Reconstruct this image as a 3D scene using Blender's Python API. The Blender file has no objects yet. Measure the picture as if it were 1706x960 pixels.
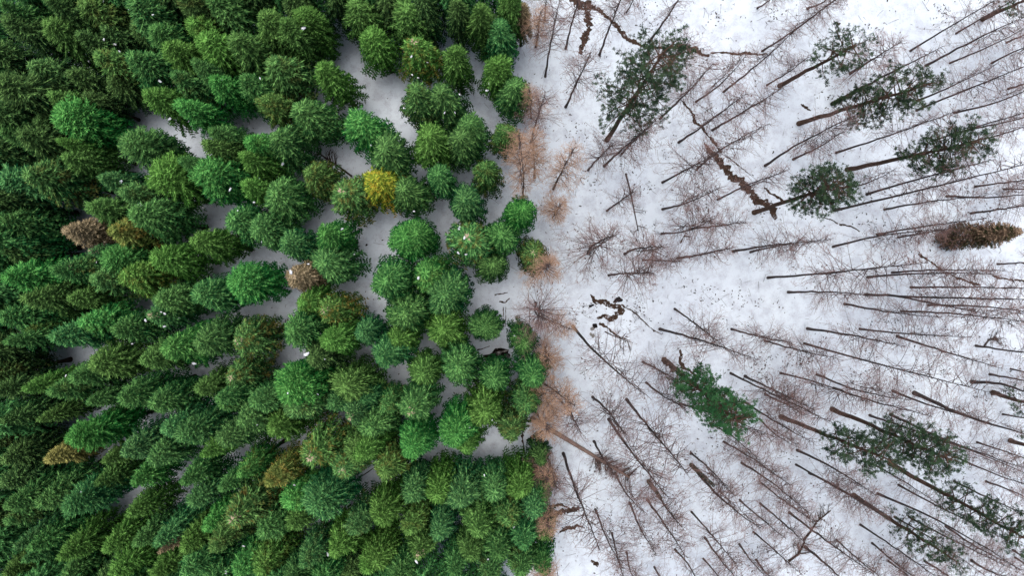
import bpy, math, random
import numpy as np
from mathutils import Vector, Quaternion, Matrix, Euler
R = math.radians
S = bpy.context.scene
COL = S.collection

# ---------------------------------------------------------------- camera
H = 65.0; F = 1138.0; NAD = (842.0, 464.0)
cd = bpy.data.cameras.new("camera"); cam = bpy.data.objects.new("camera", cd); COL.objects.link(cam)
cd.sensor_width = 36; cd.lens = 36*F/1706; cd.clip_end = 2000; cd.clip_start = .5
nv = Vector(((NAD[0]-853)/F, (480-NAD[1])/F, -1)).normalized()
QC = nv.rotation_difference(Vector((0, 0, -1)))
cam.rotation_mode = 'QUATERNION'; cam.rotation_quaternion = QC; cam.location = (0, 0, H)
S.camera = cam

# ---------------------------------------------------------------- sky, sun, exposure
SUN_EL, SUN_AZ = R(80), R(320)
wd = bpy.data.worlds.new("World"); S.world = wd; wd.use_nodes = True
wn = wd.node_tree; bg = wn.nodes['Background']
sk = wn.nodes.new('ShaderNodeTexSky'); sk.sky_type = 'NISHITA'; sk.sun_disc = False
sk.sun_elevation = SUN_EL; sk.sun_rotation = SUN_AZ; sk.air_density = 1.0; sk.dust_density = 6.0; sk.ozone_density = 1.0
wn.links.new(sk.outputs[0], bg.inputs[0]); bg.inputs[1].default_value = 0.06
sl = bpy.data.lights.new("sun", 'SUN'); sl.energy = 1.5; sl.angle = R(55); sl.color = (.95, .97, 1)
so = bpy.data.objects.new("sun", sl); COL.objects.link(so)
sd = Vector((math.sin(SUN_AZ)*math.cos(SUN_EL), math.cos(SUN_AZ)*math.cos(SUN_EL), math.sin(SUN_EL)))
so.rotation_euler = sd.to_track_quat('Z', 'Y').to_euler()
S.view_settings.view_transform = 'Standard'; S.view_settings.look = 'None'
S.cycles.diffuse_bounces = 4
S.view_settings.gamma = 1; S.view_settings.use_curve_mapping = False
S.view_settings.exposure = 0.74

# ---------------------------------------------------------------- helpers
def ray(px, py):
    v = Vector(((px-853)/F, (480-py)/F, -1)); return (QC @ v)
def ground(px, py, z=0.0):
    d = ray(px, py); s = (z-H)/d.z; return Vector((d.x*s, d.y*s, z))
def at_height(px, py, z): return ground(px, py, z)
def tag(o, label=None, cat=None, group=None, kind=None):
    if label: o['label'] = label
    if cat: o['category'] = cat
    if group: o['group'] = group
    if kind: o['kind'] = kind
def empty(name, loc):
    o = bpy.data.objects.new(name, None); o.location = loc; COL.objects.link(o); o.empty_display_size = .5; return o
def put(name, me, parent=None, col=None):
    o = bpy.data.objects.new(name, me); COL.objects.link(o); o.parent = parent
    if col is not None: o.color = col
    return o
class MB:
    def __init__(s): s.v = []; s.f = []; s.m = []; s.a = []
    def add(s, verts, faces, m=0, a=0.0):
        b = len(s.v); s.v.extend(verts); s.f.extend(tuple(i+b for i in f) for f in faces)
        s.m.extend([m]*len(faces)); s.a.extend([a]*len(faces))
    def tube(s, pts, rad, n=3, m=0, a=0.0, cap=False):
        vs = []; N = len(pts)
        for i, p in enumerate(pts):
            d = (pts[min(i+1, N-1)] - pts[max(i-1, 0)]).normalized()
            u = d.cross(Vector((.31, .52, .79))).normalized(); w = d.cross(u)
            for k in range(n):
                t = 2*math.pi*k/n; vs.append(p + (u*math.cos(t)+w*math.sin(t))*rad[i])
        fs = [(i*n+k, i*n+(k+1) % n, (i+1)*n+(k+1) % n, (i+1)*n+k) for i in range(N-1) for k in range(n)]
        if cap: fs += [tuple(range(n)), tuple(range((N-1)*n, N*n))]
        s.add(vs, fs, m, a)
    def blade(s, p, d, n, L, w, m=0, a=0.0):
        q = d.cross(n).normalized()*(w*.5); e = p + d*L; c = p + d*(L*.42)
        s.add([p, c+q, e, c-q], [(0, 1, 2, 3)], m, a)
    def mesh(s, name, mats, smooth=False):
        me = bpy.data.meshes.new(name); me.from_pydata([tuple(v) for v in s.v], [], s.f)
        for m in mats: me.materials.append(m)
        me.polygons.foreach_set('material_index', s.m)
        at = me.attributes.new('tone', 'FLOAT', 'FACE'); at.data.foreach_set('value', s.a)
        if smooth: me.polygons.foreach_set('use_smooth', [True]*len(s.f))
        me.update(); return me

# ---------------------------------------------------------------- materials
def mat(name, rough=.8, spec=.2):
    m = bpy.data.materials.new(name); m.use_nodes = True; nt = m.node_tree
    b = nt.nodes['Principled BSDF']; b.inputs['Roughness'].default_value = rough; b.inputs['Specular IOR Level'].default_value = spec
    return m, nt, b
def N(nt, t, **k):
    n = nt.nodes.new(t)
    for a, v in k.items(): setattr(n, a, v)
    return n
def mixc(nt, f, a, b, mode='MIX'):
    n = nt.nodes.new('ShaderNodeMix'); n.data_type = 'RGBA'; n.blend_type = mode
    for s, v in ((n.inputs[0], f), (n.inputs[6], a), (n.inputs[7], b)):
        if isinstance(v, bpy.types.NodeSocket): nt.links.new(v, s)
        elif isinstance(v, (int, float)): s.default_value = v
        else: s.default_value = (*v, 1)
    return n.outputs[2]
def noise(nt, scale, detail=4, rough=.6, coord='Object'):
    tc = N(nt, 'ShaderNodeTexCoord'); n = N(nt, 'ShaderNodeTexNoise'); n.inputs['Scale'].default_value = scale
    n.inputs['Detail'].default_value = detail; n.inputs['Roughness'].default_value = rough
    nt.links.new(tc.outputs[coord], n.inputs['Vector']); return n.outputs['Fac']
def ramp(nt, f, a, b, lo=0., hi=1.):
    n = N(nt, 'ShaderNodeMapRange'); nt.links.new(f, n.inputs[0])
    n.inputs[1].default_value = a; n.inputs[2].default_value = b; n.inputs[3].default_value = lo; n.inputs[4].default_value = hi
    return n.outputs[0]

# foliage: the object's own colour, paler shoots along the branch axes (on spruces with painted top light), every twig a little different
def foliage_mat(name, pale, patch, spec=.06):
    m, nt, b = mat(name, .7, spec)
    oi = N(nt, 'ShaderNodeObjectInfo'); at = N(nt, 'ShaderNodeAttribute'); at.attribute_name = 'tone'
    geo = N(nt, 'ShaderNodeNewGeometry')
    var = ramp(nt, geo.outputs['Random Per Island'], 0, 1, .5, 1.5)
    sc = N(nt, 'ShaderNodeVectorMath', operation='SCALE'); nt.links.new(oi.outputs['Color'], sc.inputs[0]); nt.links.new(var, sc.inputs['Scale'])
    s7 = N(nt, 'ShaderNodeVectorMath', operation='SCALE'); nt.links.new(oi.outputs['Color'], s7.inputs[0]); s7.inputs['Scale'].default_value = 6.
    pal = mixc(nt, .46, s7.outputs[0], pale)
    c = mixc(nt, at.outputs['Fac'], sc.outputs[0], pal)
    ns = noise(nt, .9, 2); inv = N(nt, 'ShaderNodeMath', operation='SUBTRACT'); inv.inputs[0].default_value = 1; nt.links.new(oi.outputs['Alpha'], inv.inputs[1])
    th = ramp(nt, ns, .48, .60); mul = N(nt, 'ShaderNodeMath', operation='MULTIPLY'); nt.links.new(th, mul.inputs[0]); nt.links.new(inv.outputs[0], mul.inputs[1])
    rnd2 = ramp(nt, geo.outputs['Random Per Island'], .25, .5); mul2 = N(nt, 'ShaderNodeMath', operation='MULTIPLY'); nt.links.new(mul.outputs[0], mul2.inputs[0]); nt.links.new(rnd2, mul2.inputs[1])
    c = mixc(nt, mul2.outputs[0], c, patch)
    nt.links.new(c, b.inputs['Base Color'])
    return m
M_NEEDLE = foliage_mat('spruce_needles', (.40, .62, .17), (.42, .25, .06))
M_PINE = foliage_mat('pine_needles', (.16, .20, .07), (.2, .12, .05))
M_GOLDN = foliage_mat('golden_needles', (1., .62, .10), (.75, .42, .04))
M_GOLD2 = foliage_mat('yellowing_needles', (.70, .58, .20), (.42, .25, .06))
M_DEADN = foliage_mat('dead_needles', (.68, .52, .36), (.025, .045, .014))
def bark(name, a, b_, scale=3.):
    m, nt, b = mat(name, .9, .1); n = noise(nt, scale, 5, .7)
    nt.links.new(mixc(nt, ramp(nt, n, .3, .7), a, b_), b.inputs['Base Color'])
    bp = N(nt, 'ShaderNodeBump'); bp.inputs['Strength'].default_value = .6; bp.inputs['Distance'].default_value = .03
    nt.links.new(noise(nt, scale*4, 4), bp.inputs['Height']); nt.links.new(bp.outputs[0], b.inputs['Normal'])
    return m
M_BARK = bark('larch_bark', (.038, .029, .028), (.10, .080, .076))
M_DARKBARK = bark('spruce_bark', (.018, .013, .010), (.05, .036, .028))
M_PINEBARK = bark('pine_bark', (.045, .028, .021), (.12, .075, .052), 1.5)
M_BRANCH = bark('larch_branch', (.05, .036, .034), (.12, .085, .08), 1.)
M_TWIG = bark('larch_twigs', (.16, .09, .08), (.30, .185, .165), .8)
M_OTWIG = bark('orange_larch_twigs', (.32, .185, .11), (.56, .37, .26), .8)
M_MOSS = bark('moss', (.022, .035, .012), (.07, .085, .03), 3.)
M_EARTH = bark('wet_earth', (.020, .014, .010), (.085, .052, .036), 2.2)
_nt = M_EARTH.node_tree; _b = _nt.nodes['Principled BSDF']; _src = _b.inputs['Base Color'].links[0].from_socket
_nt.links.new(mixc(_nt, ramp(_nt, noise(_nt, 3.2, 5, .7), .60, .66), _src, (.70, .73, .78)), _b.inputs['Base Color'])
M_LOG = bark('peeled_log', (.17, .11, .085), (.33, .24, .2), 2.)
M_DEBRIS = bark('twig_debris', (.02, .017, .016), (.07, .05, .045), 2.)
M_WATER, nt, b = mat('dark_water', .12, .5); b.inputs['Base Color'].default_value = (.012, .009, .007, 1)
M_CONES = bark('cones', (.42, .32, .21), (.58, .46, .33), 3.)
M_SNOWLUMP, nt, b = mat('snow_lump', .6, .3); b.inputs['Base Color'].default_value = (.85, .87, .92, 1)
# snow with needle litter, shallow hollows
M_SNOW, nt, b = mat('snow', .75, .15)
big = noise(nt, .09, 5, .62); mid = noise(nt, .9, 6, .7); fine = noise(nt, 9., 5, .8)
c = mixc(nt, ramp(nt, big, .35, .7), (.79, .86, .915), (.69, .755, .83))
c = mixc(nt, ramp(nt, mid, .45, .68, 0, .6), c, (.47, .50, .57))
lit = N(nt, 'ShaderNodeMath', operation='MULTIPLY'); nt.links.new(ramp(nt, fine, .53, .66), lit.inputs[0]); nt.links.new(ramp(nt, mid, .40, .64, .05, .7), lit.inputs[1])
c = mixc(nt, lit.outputs[0], c, (.30, .24, .24))
nt.links.new(c, b.inputs['Base Color'])
bp = N(nt, 'ShaderNodeBump'); bp.inputs['Strength'].default_value = .5; bp.inputs['Distance'].default_value = .12
nt.links.new(noise(nt, 1.6, 6, .6), bp.inputs['Height']); nt.links.new(bp.outputs[0], b.inputs['Normal'])

# spruces: apex pixel x y, crown radius px, tone, flag
SPRUCES = """
5 33 30 d -|73 33 30 o -|135 8 38 o -|77 0 28 d -|222 4 38 g -|-5 3 28 g -|160 90 30 o O|213 90 36 g -
277 78 30 y -|50 105 34 s -|2 135 40 d -|80 160 27 o -|245 155 33 y -|303 172 32 b -|98 193 46 b D|25 222 32 d -
100 234 18 y -|0 216 30 g -|213 235 42 s D|130 58 26 d -|355 0 38 s -|320 33 30 y -|333 62 38 y -|393 65 36 o -
433 27 30 o -|470 30 28 o -|497 20 34 y D|455 105 38 s -|535 113 38 y -|437 165 27 o O|500 180 38 s -|352 210 30 s -
597 202 36 b -|452 228 34 s -|410 230 26 b -|400 258 28 y -|592 4 32 o -|617 52 34 y -|480 -12 30 d -|300 -6 28 d -
671 8 34 o -|690 70 32 y P|755 84 34 y -|800 8 32 o -|757 -6 28 d -|700 -12 28 d -|830 38 28 t -|825 100 31 y -
855 135 33 s -|689 152 31 g -|733 153 34 s -|712 222 34 y -|781 204 30 s -|765 225 32 s -|840 215 24 g O|637 243 36 s -
627 300 31 G G|674 314 36 s -|722 288 30 g -|771 328 37 t -|808 280 32 g O|867 350 35 b -|672 392 38 b D|686 388 34 b -
776 395 37 g P|830 391 29 g -|888 424 27 d P|820 443 32 s -|712 457 33 b -|640 465 36 g -|739 486 36 t D|669 522 38 g -
733 550 36 y -|803 547 32 g D|661 570 29 y -|634 592 30 t -|598 560 28 t -|702 625 28 o -|762 620 37 s -|874 577 31 g -
888 632 28 g -|823 640 33 g -|810 692 33 y -|875 676 27 g O|605 672 25 t -|638 682 25 g O|685 683 37 s W|617 722 34 s -
603 760 30 y -|686 748 35 b D|753 730 39 b D|772 747 33 y -|856 731 31 d O|640 790 31 o O|726 825 31 y -|768 838 33 t -
680 830 27 t -|821 825 32 s -|868 820 29 y -|903 832 22 g O|634 868 31 y -|684 885 27 o -|730 895 33 t -|795 893 30 o -
846 875 30 g O|888 855 26 t -|625 945 30 y -|696 936 33 o W|782 935 26 o -|827 935 29 g -|875 915 26 t -|870 958 28 g -
660 965 28 g -|752 965 30 g -|905 900 24 d -|905 770 23 d -|815 968 25 t -|594 885 27 t -|905 952 22 g -
303 728 36 t D|370 680 26 g -|400 707 32 s -|488 682 35 s -|450 722 36 y -|372 740 33 s -|338 755 26 y -|549 676 24 t -
577 697 26 t W|520 765 38 o P|585 760 31 o -|565 785 28 s P|395 793 30 b O|443 808 29 G2 -|370 812 25 g -|300 802 30 g -
318 836 31 t -|385 865 38 s P|345 878 27 b -|483 843 31 b -|528 850 36 t D|440 890 31 s -|487 884 31 o -|303 915 29 y -
348 917 26 o -|303 955 32 g -|392 955 29 b -|430 955 35 y -|505 950 30 t -|557 925 33 y -|572 962 27 d -|612 950 26 y -
63 696 24 o -|75 765 24 X2 X|118 737 36 b D|178 700 20 d -|203 756 29 t -|248 765 26 s -|172 770 20 o -|275 720 34 t -
222 806 25 b -|158 810 24 o -|214 858 29 y -|63 836 34 g -|105 852 34 t D|50 910 28 g -|98 928 31 y -|43 936 23 t -
172 915 26 y -|225 912 22 s -|258 903 28 t -|266 925 16 X X|105 957 28 g -|182 957 31 y -|257 958 26 y -|0 766 36 d -
0 702 32 d -|0 806 28 d -|3 845 26 g -|8 874 28 g -|25 912 22 t -|8 956 26 o -
0 462 34 b -|85 447 26 g -|112 446 27 g P|155 463 31 s -|207 460 32 y O|265 500 33 s -|38 493 30 o -|110 500 24 o -
0 530 34 g -|42 554 23 o O|88 560 31 t -|4 566 28 g -|137 540 31 b -|190 553 28 g -|250 530 24 t W|275 583 34 b -
233 602 28 o -|155 614 35 o -|115 626 26 s -|38 648 29 y -|80 657 27 g -|148 668 26 g -|205 666 29 g -|250 678 30 g -
386 470 42 b D|330 490 33 g -|328 568 32 s -|392 567 38 s P|505 508 30 y -|543 522 37 o B|483 558 32 g -|545 575 29 y -
487 455 28 X W|325 650 28 o -|380 632 32 s P|363 672 26 g -|420 675 28 s -|480 655 38 b D|570 646 35 o -|513 600 30 d -
0 300 36 t -|44 286 38 g O|106 257 28 o -|165 296 25 t -|203 320 24 s -|258 282 38 y D|147 341 28 o -|108 378 28 X X
180 382 29 G2 O|221 358 36 s -|2 366 36 g -|178 428 30 b D|150 416 18 t W|258 430 31 y -|0 418 30 d -
343 238 33 o -|513 288 33 o O|573 315 35 s P|405 310 26 y -|453 318 37 s -|382 365 34 g -|425 376 29 s -|475 403 30 t -
322 405 36 y -|536 390 36 b -|536 437 37 s -|338 288 38 b D|300 265 26 g -
60 205 24 d -|30 175 24 d -|110 120 26 d -|170 45 26 d -|255 45 28 g -|180 130 24 d -|140 160 24 d -|275 20 24 d -
-35 75 32 d -|-40 180 34 d -|-45 245 32 d -|-40 330 34 d -|-45 400 32 g -|-45 500 34 g -|-50 590 34 d -|-20 625 34 d -
-10 655 32 d -|-45 735 34 d -|-50 800 32 d -|-50 880 32 d -|20 -35 30 d -|110 -40 32 d -|180 -45 32 d -|250 -40 32 d -
400 -40 32 d -|540 -35 30 d -|640 -30 30 d -|850 -14 26 o -|872 4 17 X -|70 990 30 d -|150 995 30 d -|225 995 30 g -|340 985 30 g -
470 985 30 g -|530 990 30 g -|0 1000 30 d -|350 125 30 b -|320 108 30 g -|285 125 26 g -|405 130 28 g -|225 40 26 d -
"""
# bare larches: base x y, tip x y, kind (l plain, o orange dense, m mossy ivy trunk, s short bushy, t thick)
LARCHES = """
908 30 912 -45 l|909 125 932 0 l|943 78 974 -35 l|1000 88 1046 -30 l|943 176 983 90 l|885 236 908 155 l|1084 66 1145 -25 l|1045 17 1060 -20 l
1101 196 1186 108 l|1162 167 1240 95 l|1132 236 1240 158 l|981 282 1020 240 l|1008 275 1078 214 l|1037 255 1092 200 l|922 314 956 248 o|891 295 887 228 o
871 330 865 225 o|1013 350 1054 320 l|1105 303 1197 254 l|1163 280 1278 208 l|1105 348 1195 314 l|1103 389 1185 366 l|1150 382 1240 371 l|1042 423 1104 412 l
1072 433 1132 436 l|1130 430 1216 414 l|982 421 1022 393 s|921 362 933 343 o|898 447 915 442 o|1015 459 1084 454 l|1197 332 1312 284 l|1277 275 1432 190 l
1325 264 1405 218 l|1222 419 1332 403 l|1252 420 1380 400 l|1391 411 1570 383 l|1465 390 1645 363 l|1393 350 1730 268 l|1400 313 1487 284 l|1448 323 1650 267 l
1478 348 1640 326 l|1581 326 1745 318 l|1630 310 1750 296 l|1677 314 1760 307 l|1622 355 1745 336 l|1396 253 1605 181 l|1281 463 1535 439 l|1493 454 1670 451 l
1450 462 1650 457 l|1523 479 1745 481 l|1666 440 1780 438 l|1315 487 1452 492 l|1447 491 1740 500 l|1485 492 1645 524 l|1552 509 1760 527 l|1411 507 1565 528 l
1507 519 1740 541 l|1437 549 1615 562 l|1348 548 1502 576 l|1498 561 1664 613 l|1631 577 1770 595 l|1343 573 1642 652 l|1689 616 1780 634 l|1654 625 1760 646 l
1625 638 1750 671 t|1492 653 1645 703 l|1527 656 1725 727 t|1220 549 1317 571 l|1277 569 1392 597 l|1125 515 1202 574 l|1101 549 1258 598 l|1072 604 1128 634 l
1078 639 1142 681 l|1134 674 1288 728 l|955 544 1072 654 m|902 636 957 676 o|899 527 950 548 o|900 643 928 694 o|934 668 966 718 l|988 663 1040 722 l
1015 700 1112 828 l|1045 667 1142 786 l|990 737 1022 790 l|1025 790 1072 852 l|939 758 997 912 l|909 755 928 818 l|993 852 1037 946 l|1021 892 1042 975 l
1050 840 1092 922 l|1081 803 1138 882 m|1079 835 1142 927 l|1126 919 1172 990 l|1046 925 1068 985 l|1092 949 1115 992 l|1152 756 1222 826 l|1152 776 1264 878 m
1153 855 1228 942 l|1176 899 1245 985 l|1173 934 1215 992 l|1184 707 1268 772 l|1208 738 1314 807 l|1237 773 1344 852 l|1270 807 1360 872 l|1234 835 1308 897 l
1269 842 1342 906 l|1318 857 1452 956 l|1258 890 1334 957 l|1234 910 1288 972 l|1262 936 1305 980 l|1397 903 1492 980 l|1345 915 1415 978 t|1242 671 1352 736 l
1219 623 1378 701 l|1243 628 1352 681 l|1278 658 1345 692 l|1303 623 1445 669 l|1392 648 1548 693 l|1364 625 1512 666 l|1330 752 1458 826 l|1328 776 1472 860 l
1350 790 1476 858 l|1453 694 1604 751 l|1487 692 1722 786 l|1570 735 1730 800 l|1630 738 1755 780 l|1597 764 1745 820 l|1675 692 1780 718 l|1436 877 1575 972 l
1448 771 1566 842 l|1500 810 1694 907 l|1465 825 1690 945 l|1494 864 1648 965 l|1518 864 1684 947 l|1580 880 1702 950 l|1593 804 1740 872 l|1646 804 1745 848 l
1623 937 1690 970 t|1456 908 1530 968 l|1483 938 1532 975 l|1544 938 1600 975 l|1693 920 1740 942 l|1697 933 1745 958 l|1209 150 1327 48 l|1273 82 1405 -12 l
1320 53 1418 -20 l|1265 10 1300 -18 l|1349 10 1395 -22 l|1280 140 1345 96 l|1189 215 1304 146 l|1390 171 1564 80 m|1521 82 1682 -14 l|1597 53 1725 -20 l
1548 106 1725 20 l|1588 102 1735 32 l|1682 68 1760 46 l|1659 102 1745 66 l|1533 165 1660 106 l|1532 182 1740 98 l|1687 145 1765 124 l|1597 185 1750 132 l
1560 232 1740 178 l|1622 214 1745 185 l|1612 237 1735 200 l|893 75 900 20 o|885 195 882 150 o|895 690 912 715 o|908 580 912 598 o|905 838 915 880 o|905 775 912 800 o
905 935 912 965 o|893 505 905 530 l|1500 395 1575 382 l|1108 118 1150 65 s|1420 120 1500 70 s|1268 700 1330 745 l
"""
# pines: base, tip, perp crown radius px, start of crown as fraction of height, tuft count scale
PINES = """
1012 232 1108 82 74 .34 1.35|1257 354 1402 305 42 .58 2.2|1413 282 1636 235 44 .5 2.0|1300 142 1428 72 44 .55 .8|1332 205 1552 138 46 .40 1.9
1483 773 1718 904 38 .42 2.0|1424 827 1596 938 30 .4 1.6|1302 695 1484 768 34 .5 2.2|1389 683 1586 768 44 .48 2.4|1108 600 1234 706 44 .34 3.2
1658 655 1735 680 24 .4 .6|1685 735 1750 757 24 .4 .6|1640 30 1725 -8 22 .5 .6
"""
# ---------------------------------------------------------------- ground
DITCHES = [
 ([(952,-8,7),(975,8,9),(984,25,7),(981,50,6),(976,68,5),(967,88,2.5)], 0),
 ([(968,0,4),(992,8,4),(1004,17,3),(1018,28,2.2),(1030,44,3.5),(1040,56,3.5),(1055,66,3.5),(1070,73,2.6),(1092,76,2.2),(1125,79,3),(1138,76,4),(1158,79,5),(1170,88,4),(1184,91,2)], 0),
 ([(1186,86,2.2),(1205,84,2.6),(1222,87,2),(1245,88,2.4),(1280,88,1.6)], .05),
 ([(1130,160,1.2),(1144,172,1.3),(1155,186,2),(1160,200,2.6),(1170,210,2),(1185,228,2.2),(1200,245,2.6),(1205,252,2)], 0),
 ([(1176,236,2.5),(1187,252,4),(1197,268,5.5),(1210,280,5.5),(1222,292,5.5),(1236,308,5.5),(1248,322,5),(1262,333,5),(1276,343,5),(1288,352,5),(1298,362,3)], 0),
 ([(1208,258,1.2),(1222,266,1.4),(1236,278,1.4),(1252,291,1.2)], .1),
 ([(1275,312,1.8),(1288,322,1.8),(1306,335,2.2)], .05),
 ([(984,491,1.5),(992,500,3),(1003,505,4),(1014,508,3.5),(1028,514,4),(1034,519,4),(1028,527,4),(1016,530,4),(1004,526,3),(995,531,1.6)], 0),
 ([(1036,508,2),(1052,518,1.2),(1066,528,1.3),(1078,541,1.3),(1092,552,1.2),(1104,558,.8)], .06),
 ([(1000,538,3),(1008,544,2),(1018,553,1.6),(1034,562,1.4),(1050,568,1.)], .05),
 ([(1104,600,4),(1116,604,5),(1128,615,4),(1140,628,3.5),(1152,642,3)], 0),
 ([(1134,584,3),(1139,592,4.5),(1138,603,4),(1143,612,3),(1155,622,1.5),(1168,634,1.2)], .05),
 ([(1372,362,1.),(1385,365,1.2),(1402,373,1.4),(1420,378,1.2),(1434,386,.9)], .08),
 ([(1533,423,2),(1548,431,2.4),(1560,440,3.2),(1572,450,2.2)], .05),
 ([(1590,460,2.4),(1604,465,3),(1620,472,2.6),(1636,476,1.5)], .1),
 ([(1656,460,1.6),(1680,465,2),(1712,468,2)], .1),
 ([(912,857,5),(930,856,6),(950,854,5),(966,852,3)], 0), ([(915,846,2),(930,844,2.5),(946,848,1.6)], .1),
 ([(930,892,1.5),(945,882,2.2),(962,879,2.4),(975,881,1.6)], .05), ([(985,938,3),(998,945,2.5)], 0),
 ([(1392,32,2),(1400,40,2.4)], 0), ([(1165,107,1.8),(1182,112,2.6),(1205,113,2.8),(1216,108,1.6)], .12),
 ([(1336,172,1.3),(1344,178,1.8),(1352,184,1.)], 0), ([(1400,57,1.6),(1425,56,1.3),(1445,56,1.)], .3),
 ([(880,488,.9),(882,505,.8),(883,545,.8)], .12), ([(876,268,.7),(868,310,.9),(872,332,.8)], .1), ([(888,698,.9),(889,755,.9)], .1),
 ([(905,760,.8),(916,840,.8),(921,900,.7),(930,965,.8)], .12), ([(861,150,.8),(863,120,.9)], .1), ([(824,492,2),(836,490,1.5),(846,488,1)], .1),
 ([(832,502,2),(842,504,2.4),(850,498,1.5)], .1), ([(838,512,1),(840,545,.9)], .1), ([(843,512,.9),(842,545,.9)], .1),
 ([(795,585,3),(806,582,3),(816,578,3)], .3), ([(755,655,2),(760,662,2.5),(748,668,2.5)], .2), ([(872,700,3),(870,730,4),(874,760,2)], .15),
 ([(1228,370,.9),(1233,368,1.),(1275,372,1),(1300,378,.9)], .5), ([(1135,405,1.8),(1142,394,2),(1150,396,1.5)], .1),
]
GX = np.concatenate([np.linspace(-600, -58, 9)[:-1], np.linspace(-58, 62, 401), np.linspace(62, 600, 9)[1:]])
GY = np.concatenate([np.linspace(-600, -36, 9)[:-1], np.linspace(-36, 36, 241), np.linspace(36, 600, 9)[1:]])
def value_noise(X, Y, cell, seed):
    rs = np.random.RandomState(seed); G = rs.uniform(-1, 1, (97, 97)); x = X/cell; y = Y/cell
    xi = np.floor(x).astype(int); yi = np.floor(y).astype(int); fx = x-xi; fy = y-yi; fx = fx*fx*(3-2*fx); fy = fy*fy*(3-2*fy)
    g = lambda a, b_: G[a % 97, b_ % 97]
    return (g(xi, yi)*(1-fx)+g(xi+1, yi)*fx)*(1-fy)+(g(xi, yi+1)*(1-fx)+g(xi+1, yi+1)*fx)*fy
def build_ground():
    global GZ
    X, Y = np.meshgrid(GX, GY)
    Z = .22*value_noise(X, Y, 9., 1)+.10*value_noise(X, Y, 3.1, 2)+.055*value_noise(X, Y, 1.25, 3)+.03*value_noise(X, Y, .6, 4)-.2
    for pts, br in DITCHES:                      # the ditches are sunk into the snow
        for (x0, y0, w0), (x1, y1, w1) in zip(pts[:-1], pts[1:]):
            n = max(1, int(math.hypot(x1-x0, y1-y0)/4))
            for i in range(n):
                t = i/n; g = ground(x0+(x1-x0)*t, y0+(y1-y0)*t); w = (w0+(w1-w0)*t)/F*H*2.0+.12
                ix = np.searchsorted(GX, [g.x-3*w, g.x+3*w]); iy = np.searchsorted(GY, [g.y-3*w, g.y+3*w])
                sx, sy = slice(*ix), slice(*iy); d2 = (X[sy, sx]-g.x)**2+(Y[sy, sx]-g.y)**2
                Z[sy, sx] = np.minimum(Z[sy, sx], -.2-min(.30, w*.6)*np.exp(-d2/(w*w))+.12*(1-np.exp(-d2/(w*w*2.5)))+ .0)*(d2 < 6*w*w)+Z[sy, sx]*(d2 >= 6*w*w)
    for s in LARCHES.replace('\n', '|').split('|'):   # wells melted round the trunks
        q = s.split()
        if len(q) < 5: continue
        g = ground(float(q[0]), float(q[1])); w = .42
        ix = np.searchsorted(GX, [g.x-2, g.x+2]); iy = np.searchsorted(GY, [g.y-2, g.y+2]); sx, sy = slice(*ix), slice(*iy)
        d2 = (X[sy, sx]-g.x)**2+(Y[sy, sx]-g.y)**2; Z[sy, sx] -= .24*np.exp(-d2/(w*w)); Z[sy, sx] += .05*np.exp(-(np.sqrt(d2)-.85)**2/.1)
    GZ = Z; n, k = X.shape
    vs = np.stack([X, Y, Z], -1).reshape(-1, 3)
    i, j = np.meshgrid(np.arange(k-1), np.arange(n-1)); f = np.stack([j*k+i, j*k+i+1, (j+1)*k+i+1, (j+1)*k+i], -1).reshape(-1, 4)
    me = bpy.data.meshes.new('snow_ground'); me.from_pydata(vs.tolist(), [], f.tolist()); me.materials.append(M_SNOW)
    me.polygons.foreach_set('use_smooth', [True]*len(f)); o = put('snow_ground', me); tag(o, kind='structure')
def gz(x, y):
    i = min(len(GX)-2, max(0, int(np.searchsorted(GX, x))-1)); j = min(len(GY)-2, max(0, int(np.searchsorted(GY, y))-1))
    fx = (x-GX[i])/(GX[i+1]-GX[i]); fy = (y-GY[j])/(GY[j+1]-GY[j])
    return float((GZ[j, i]*(1-fx)+GZ[j, i+1]*fx)*(1-fy)+(GZ[j+1, i]*(1-fx)+GZ[j+1, i+1]*fx)*fy)

def ribbon(mb, pts, seed, m=0, ragged=.45, breaks=0.):
    """ragged bank strip along pixel points (x, y, half width px): wet earth showing where the snow has melted"""
    rg = random.Random(seed); P = []
    for (a, b_) in zip(pts[:-1], pts[1:]):
        L = math.hypot(b_[0]-a[0], b_[1]-a[1]); n = max(2, int(L/2.2))
        for i in range(n):
            t = i/n; P.append([a[k]+(b_[k]-a[k])*t for k in range(3)])
    P.append(list(pts[-1])); P = [[a, b_, w*1.22] for a, b_, w in P]; off = 0; fac = .5; wl = 1; wr = 1; prev = None
    for i, (x, y, w) in enumerate(P):
        q = P[min(i+1, len(P)-1)]; p = P[max(i-1, 0)]
        d = Vector((q[0]-p[0], q[1]-p[1])).normalized(); nn = Vector((-d.y, d.x))
        w *= max(.06, min(1, fac)); fac = fac*.7+.3*(rg.choice((.0, .2)) if rg.random() < .12+breaks*4 else rg.uniform(.8, 1.5))
        off = off*.8 + rg.uniform(-1, 1)*w*.5
        wl = max(.12, wl*.6+.4*rg.uniform(1-ragged*2, 1+ragged*1.6)); wr = max(.12, wr*.6+.4*rg.uniform(1-ragged*2, 1+ragged*1.6))
        cx, cy = x+nn.x*off, y+nn.y*off
        cur = []
        for s in (w*wl, w*.4*wl, -w*.4*wr, -w*wr):
            g = ground(cx+nn.x*s, cy+nn.y*s); cur.append(Vector((g.x, g.y, gz(g.x, g.y)+(.035 if abs(s) > w*.41*(wl if s > 0 else wr) else .05))))
        if prev: mb.add(prev+cur, [(0, 1, 5, 4), (1, 2, 6, 5), (2, 3, 7, 6)], m)
        prev = cur
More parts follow.
